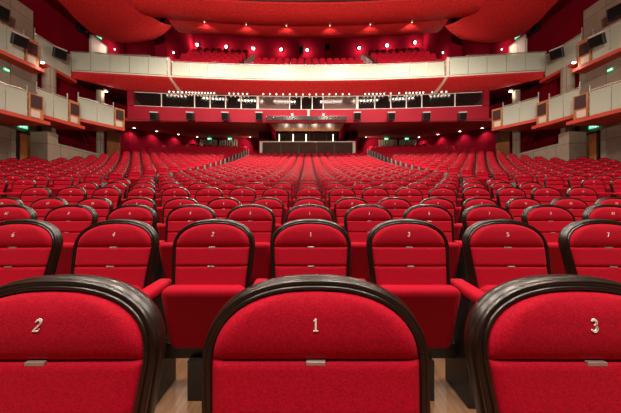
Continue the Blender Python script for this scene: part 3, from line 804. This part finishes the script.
# ------------------------------------------------------------------ railings on the balcony
def railing(p, q, zp, zq, n, label):
    t = thing('stair_railing', ((p[0]+q[0])/2, (p[1]+q[1])/2, min(zp, zq)), label, 'railing')
    P, Q = Vector((*p, zp)), Vector((*q, zq)); up = Vector((0, 0, 1.0))
    for i in range(n):
        w = P.lerp(Q, i/(n-1)); MB().tube(w, w+up, 0.022, 6).build('baluster', STEEL, t)
    MB().pipe([P+up, Q+up], 0.028, 8).build('handrail', STEEL, t)
for sg, nm in SIDES:
    railing((sg*3.98, 16.95), (sg*3.85, 19.4), 8.1, 10.0, 9, f'sloping steel stair railing on the balcony, {nm} of the middle seats')
    railing((sg*8.75, 17.0), (sg*9.0, 17.5), 8.0, 8.35, 5, f'short steel railing beside the {nm} pier of the balcony')
    railing((sg*10.5, 16.5), (sg*8.6, 16.75), 8.05, 8.25, 7, f'front steel railing behind the glass of the {nm} balcony wing')
    railing((sg*12.0, 17.15), (sg*10.1, 17.25), 8.65, 8.65, 7, f'rear steel railing on the steps of the {nm} balcony wing')

# ------------------------------------------------------------------ lamps
def lamp_disc(name, c, n, r, label, group=None, m=LAMP, cat='lamp'):
    n = Vector(n).normalized(); c = Vector(c)
    t = thing(name, c, label, cat, group)
    MB().tube(c - n*0.10, c + n*0.004, r*1.35, 14).build('housing', SPKTOP, t)
    MB().tube(c + n*0.005, c + n*0.012, r, 14).build('lamp', m, t)
    return t
def spot(loc, tgt, e, ang, blend=0.6, rad=0.05, col=(1, 0.82, 0.66)):
    l = bpy.data.lights.new('light', 'SPOT'); l.energy = e; l.spot_size = math.radians(ang); l.spot_blend = blend; l.shadow_soft_size = rad; l.color = col
    o = bpy.data.objects.new('light', l); COL.objects.link(o); o.location = (loc[0], loc[1], loc[2]+E)
    dv = Vector(tgt) - Vector(loc); o.rotation_euler = dv.to_track_quat('-Z', 'Y').to_euler(); return o
def point(loc, e, rad=0.08, col=(1, 0.82, 0.66)):
    l = bpy.data.lights.new('light', 'POINT'); l.energy = e; l.shadow_soft_size = rad; l.color = col
    o = bpy.data.objects.new('light', l); COL.objects.link(o); o.location = (loc[0], loc[1], loc[2]+E); return o
def area(loc, tgt, e, sx, sy, col=(1, 0.86, 0.72), spread=180):
    l = bpy.data.lights.new('light', 'AREA'); l.shape = 'RECTANGLE'; l.size = sx; l.size_y = sy; l.energy = e; l.color = col; l.spread = math.radians(spread)
    o = bpy.data.objects.new('light', l); COL.objects.link(o); o.location = (loc[0], loc[1], loc[2]+E)
    dv = Vector(tgt) - Vector(loc); o.rotation_euler = dv.to_track_quat('-Z', 'Y').to_euler(); return o

# row of little lamps under the belly, above the gallery windows
CL = [('outermost left cluster', np.linspace(169, 182, 4), 92.5, LAMPDIM), ('left cluster of ten', np.linspace(186, 214, 10), 87.5, LAMPDIM), ('left cluster of five', np.linspace(229, 247, 5), 89.5, LAMPDIM),
      ('middle row above the control booth', np.linspace(263, 349, 14), 92, LAMPDIM), ('right cluster of six nearest the middle', np.linspace(365, 384, 6), 88.5, LAMPDIM),
      ('pair between the two right clusters', np.array([390.5, 399]), 88, LAMPDIM), ('right cluster of six further out', np.linspace(406, 423, 6), 86.5, LAMPDIM), ('outermost right cluster', np.linspace(432, 446, 4), 90.5, LAMPDIM)]
for lab, pxs, py, m in CL:
    for px in pxs:
        p = at_px(px, yw, -0.17); v = 1 - 0.17/ (under(p[0])[0]-front(p[0]))
        zz = 7.46 + (6.97-7.46)*(0.55*v + 0.45*math.sin(v*PI/2)) - 0.03
        mb = MB().tube((p[0], p[1], zz+0.05), (p[0], p[1], zz), 0.055, 10, 1); mb.tube((p[0], p[1], zz-0.045), (p[0], p[1], zz), 0.022, 10, 0, r2=0.036)
        o = mb.build('downlight', [m, SPKTOP]); tag(o, f'tiny glowing downlight under the balcony edge, in the {lab}', 'lamp', f'downlights under the balcony edge, {lab}')
# lamps on the balcony rear wall
for px, py, lab in ((197, 44.3, 'first from the left'), (226, 46.2, 'second from the left'), (253, 48, 'third from the left'), (281, 49, 'fourth from the left'), (307, 49.6, 'fifth, in the middle'),
                    (359, 47.5, 'sixth from the left'), (387, 45, 'seventh from the left'), (415, 41.8, 'rightmost')):
    u = (px-308)/F; y = 22.5
    for _ in range(20): y = 22.55 - (u*y)**2/110
    z = (206-py)/F*y
    lamp_disc('wall_lamp', (u*y, y, z), (0, -1, -0.35), 0.085, f'bright round lamp on the balcony rear wall, {lab}')
    point((u*y, y-0.25, z-0.1), 75)
for sg, nm in SIDES:
    lamp_disc('wall_lamp', (sg*9.28, 18.6, 10.6), (-sg, -0.2, -0.6), 0.06, f'lamp low on the {nm} pier beside the balcony seats', m=LAMPDIM)
    point((sg*8.95, 18.5, 10.2), 25)
    lamp_disc('wall_lamp', (sg*13.55, 18.9, 11.0), (-sg, 0, -0.3), 0.05, f'small lamp on the {nm} side wall beyond the pale balcony doors', m=LAMPDIM)
    point((sg*12.9, 18.6, 10.9), 70)
    for x, lab in ((1.3, 'nearest the middle'), (3.7, 'second from the middle'), (6.1, 'third from the middle')):
        c = (sg*x, 16.22 - x*x/110.0, 10.84)
        lamp_disc('ceiling_lamp', c, (0, 0.5, -1), 0.028, f'pinpoint lamp in the crease between the ceiling panels, {nm} side, {lab}', m=LAMPDIM)
        spot((c[0], c[1]+0.05, c[2]-0.10), (c[0]*1.1, 19.3, 9.6), 85, 115, 0.5, 0.03)
    # lamps at the top of the rear stalls wall
    for k, (x, y, lab) in enumerate(((12.95, 19.6, 'outermost'), (12.3, 21.3, 'second from the side'), (11.58, 23.35, 'third from the side'), (10.8, 25.4, 'fourth from the side'))):
        x -= 0.42; z = soff(y) - 0.02
        lamp_disc('downlight', (sg*x, y-0.15, z), (0, 0, -1), 0.075, f'bright downlight along the {nm} rear stalls wall, {lab}')
        spot((sg*x, y-0.15, z-0.04), (sg*(x+0.45), y, 2.0), 120, 125, 0.8, 0.04)
    for x, y, lab in ((5.35, 25.0, 'outer'), (4.35, 25.2, 'inner')):
        lamp_disc('downlight', (sg*x, y, soff(y)-0.02), (0, 0, -1), 0.06, f'small downlight {nm} of the control booth, {lab} one', m=LAMPDIM)
        spot((sg*x, y, soff(y)-0.06), (sg*(x+2.6), 26.0, 4.6) if lab == 'outer' else (sg*(x+1.5), y-2.0, 2), 260 if lab == 'outer' else 120, 130, 0.6, 0.04)
    lamp_disc('downlight', (sg*12.3, 16.4, 6.98), (0, 0, -1), 0.09, f'bright downlight under the {nm} balcony wing above the furthest box')
    point((sg*12.2, 16.3, 6.75), 14)
    lamp_disc('downlight', (sg*12.65, 12.85, 6.85), (-sg*0.3, 0, -1), 0.07, f'downlight under the upper {nm} boxes, between the two decks')
    point((sg*12.5, 12.85, 6.65), 8)
for x in (-1.7, -0.4, 0.8, 2.0):
    pass

# house lights in the ceiling, stage lights behind the camera, and added brightening lights
for x in (-6.0, -2.0, 2.0, 6.0):
    for y, e in ((-2.2, 265), (1.5, 190), (12.6, 540)):
        area((x, y, 10.9), (x*0.95, y+1.2, 0), e, 0.7, 0.7, spread=130)
for sg, nm in SIDES:                                        # clusters of small ceiling downlights
    for x0 in (1.2, 4.2, 7.2, 10.2):
        for k in range(6): spot((sg*(x0 + 0.33*k), 6.0, 10.9), (sg*(x0 + 0.33*k), 7.6, 0), 55 if x0 < 10 else 30, 130, 0.5, 0.07)
for x in (-4.5, -1.5, 1.5, 4.5):
    spot((x, -8.6, 4.9), (x*0.9, 16, 9.0), 7000, 54, 0.8, 0.3, (1, 0.86, 0.72))
for sg, nm in SIDES:  # spots added behind the camera to brighten the balcony wings
    spot((-sg*3, -8.6, 5.2), (sg*12.5, 15.5, 8.6), 9000, 28, 0.8, 0.3, (1, 0.84, 0.70))
for sg, nm in SIDES:  # further added spots, there to lift the concrete side walls
    spot((-sg*4, -8.6, 5.2), (sg*13.2, 11.5, 4.9), 3600, 34, 0.8, 0.3, (1, 0.84, 0.70))
for x in (-1.7, -0.6, 0.5, 1.6): point((x, 20.95, 5.12), 30, 0.03)  # bare points added to light the canopy's wooden underside

w = bpy.data.worlds.new('hall_air'); S.world = w; w.use_nodes = True
w.node_tree.nodes['Background'].inputs[0].default_value = (1, 0.6, 0.5, 1); w.node_tree.nodes['Background'].inputs[1].default_value = 0.02

for o in bpy.data.objects:
    if '_base' in o: del o['_base']

# ------------------------------------------------------------------ camera
cd = bpy.data.cameras.new('camera'); cam = bpy.data.objects.new('camera', cd); COL.objects.link(cam)
cd.sensor_width = 36; cd.lens = 36*F/621; cd.shift_x = 2.5/621; cd.clip_start = 0.02; cd.clip_end = 200
cam.location = (-0.014, 0, E); cam.rotation_euler = (PI/2, 0, 0)
S.camera = cam
S.view_settings.view_transform = 'Standard'; S.view_settings.look = 'None'; S.view_settings.gamma = 1
S.view_settings.use_curve_mapping = False; S.view_settings.exposure = 0.0
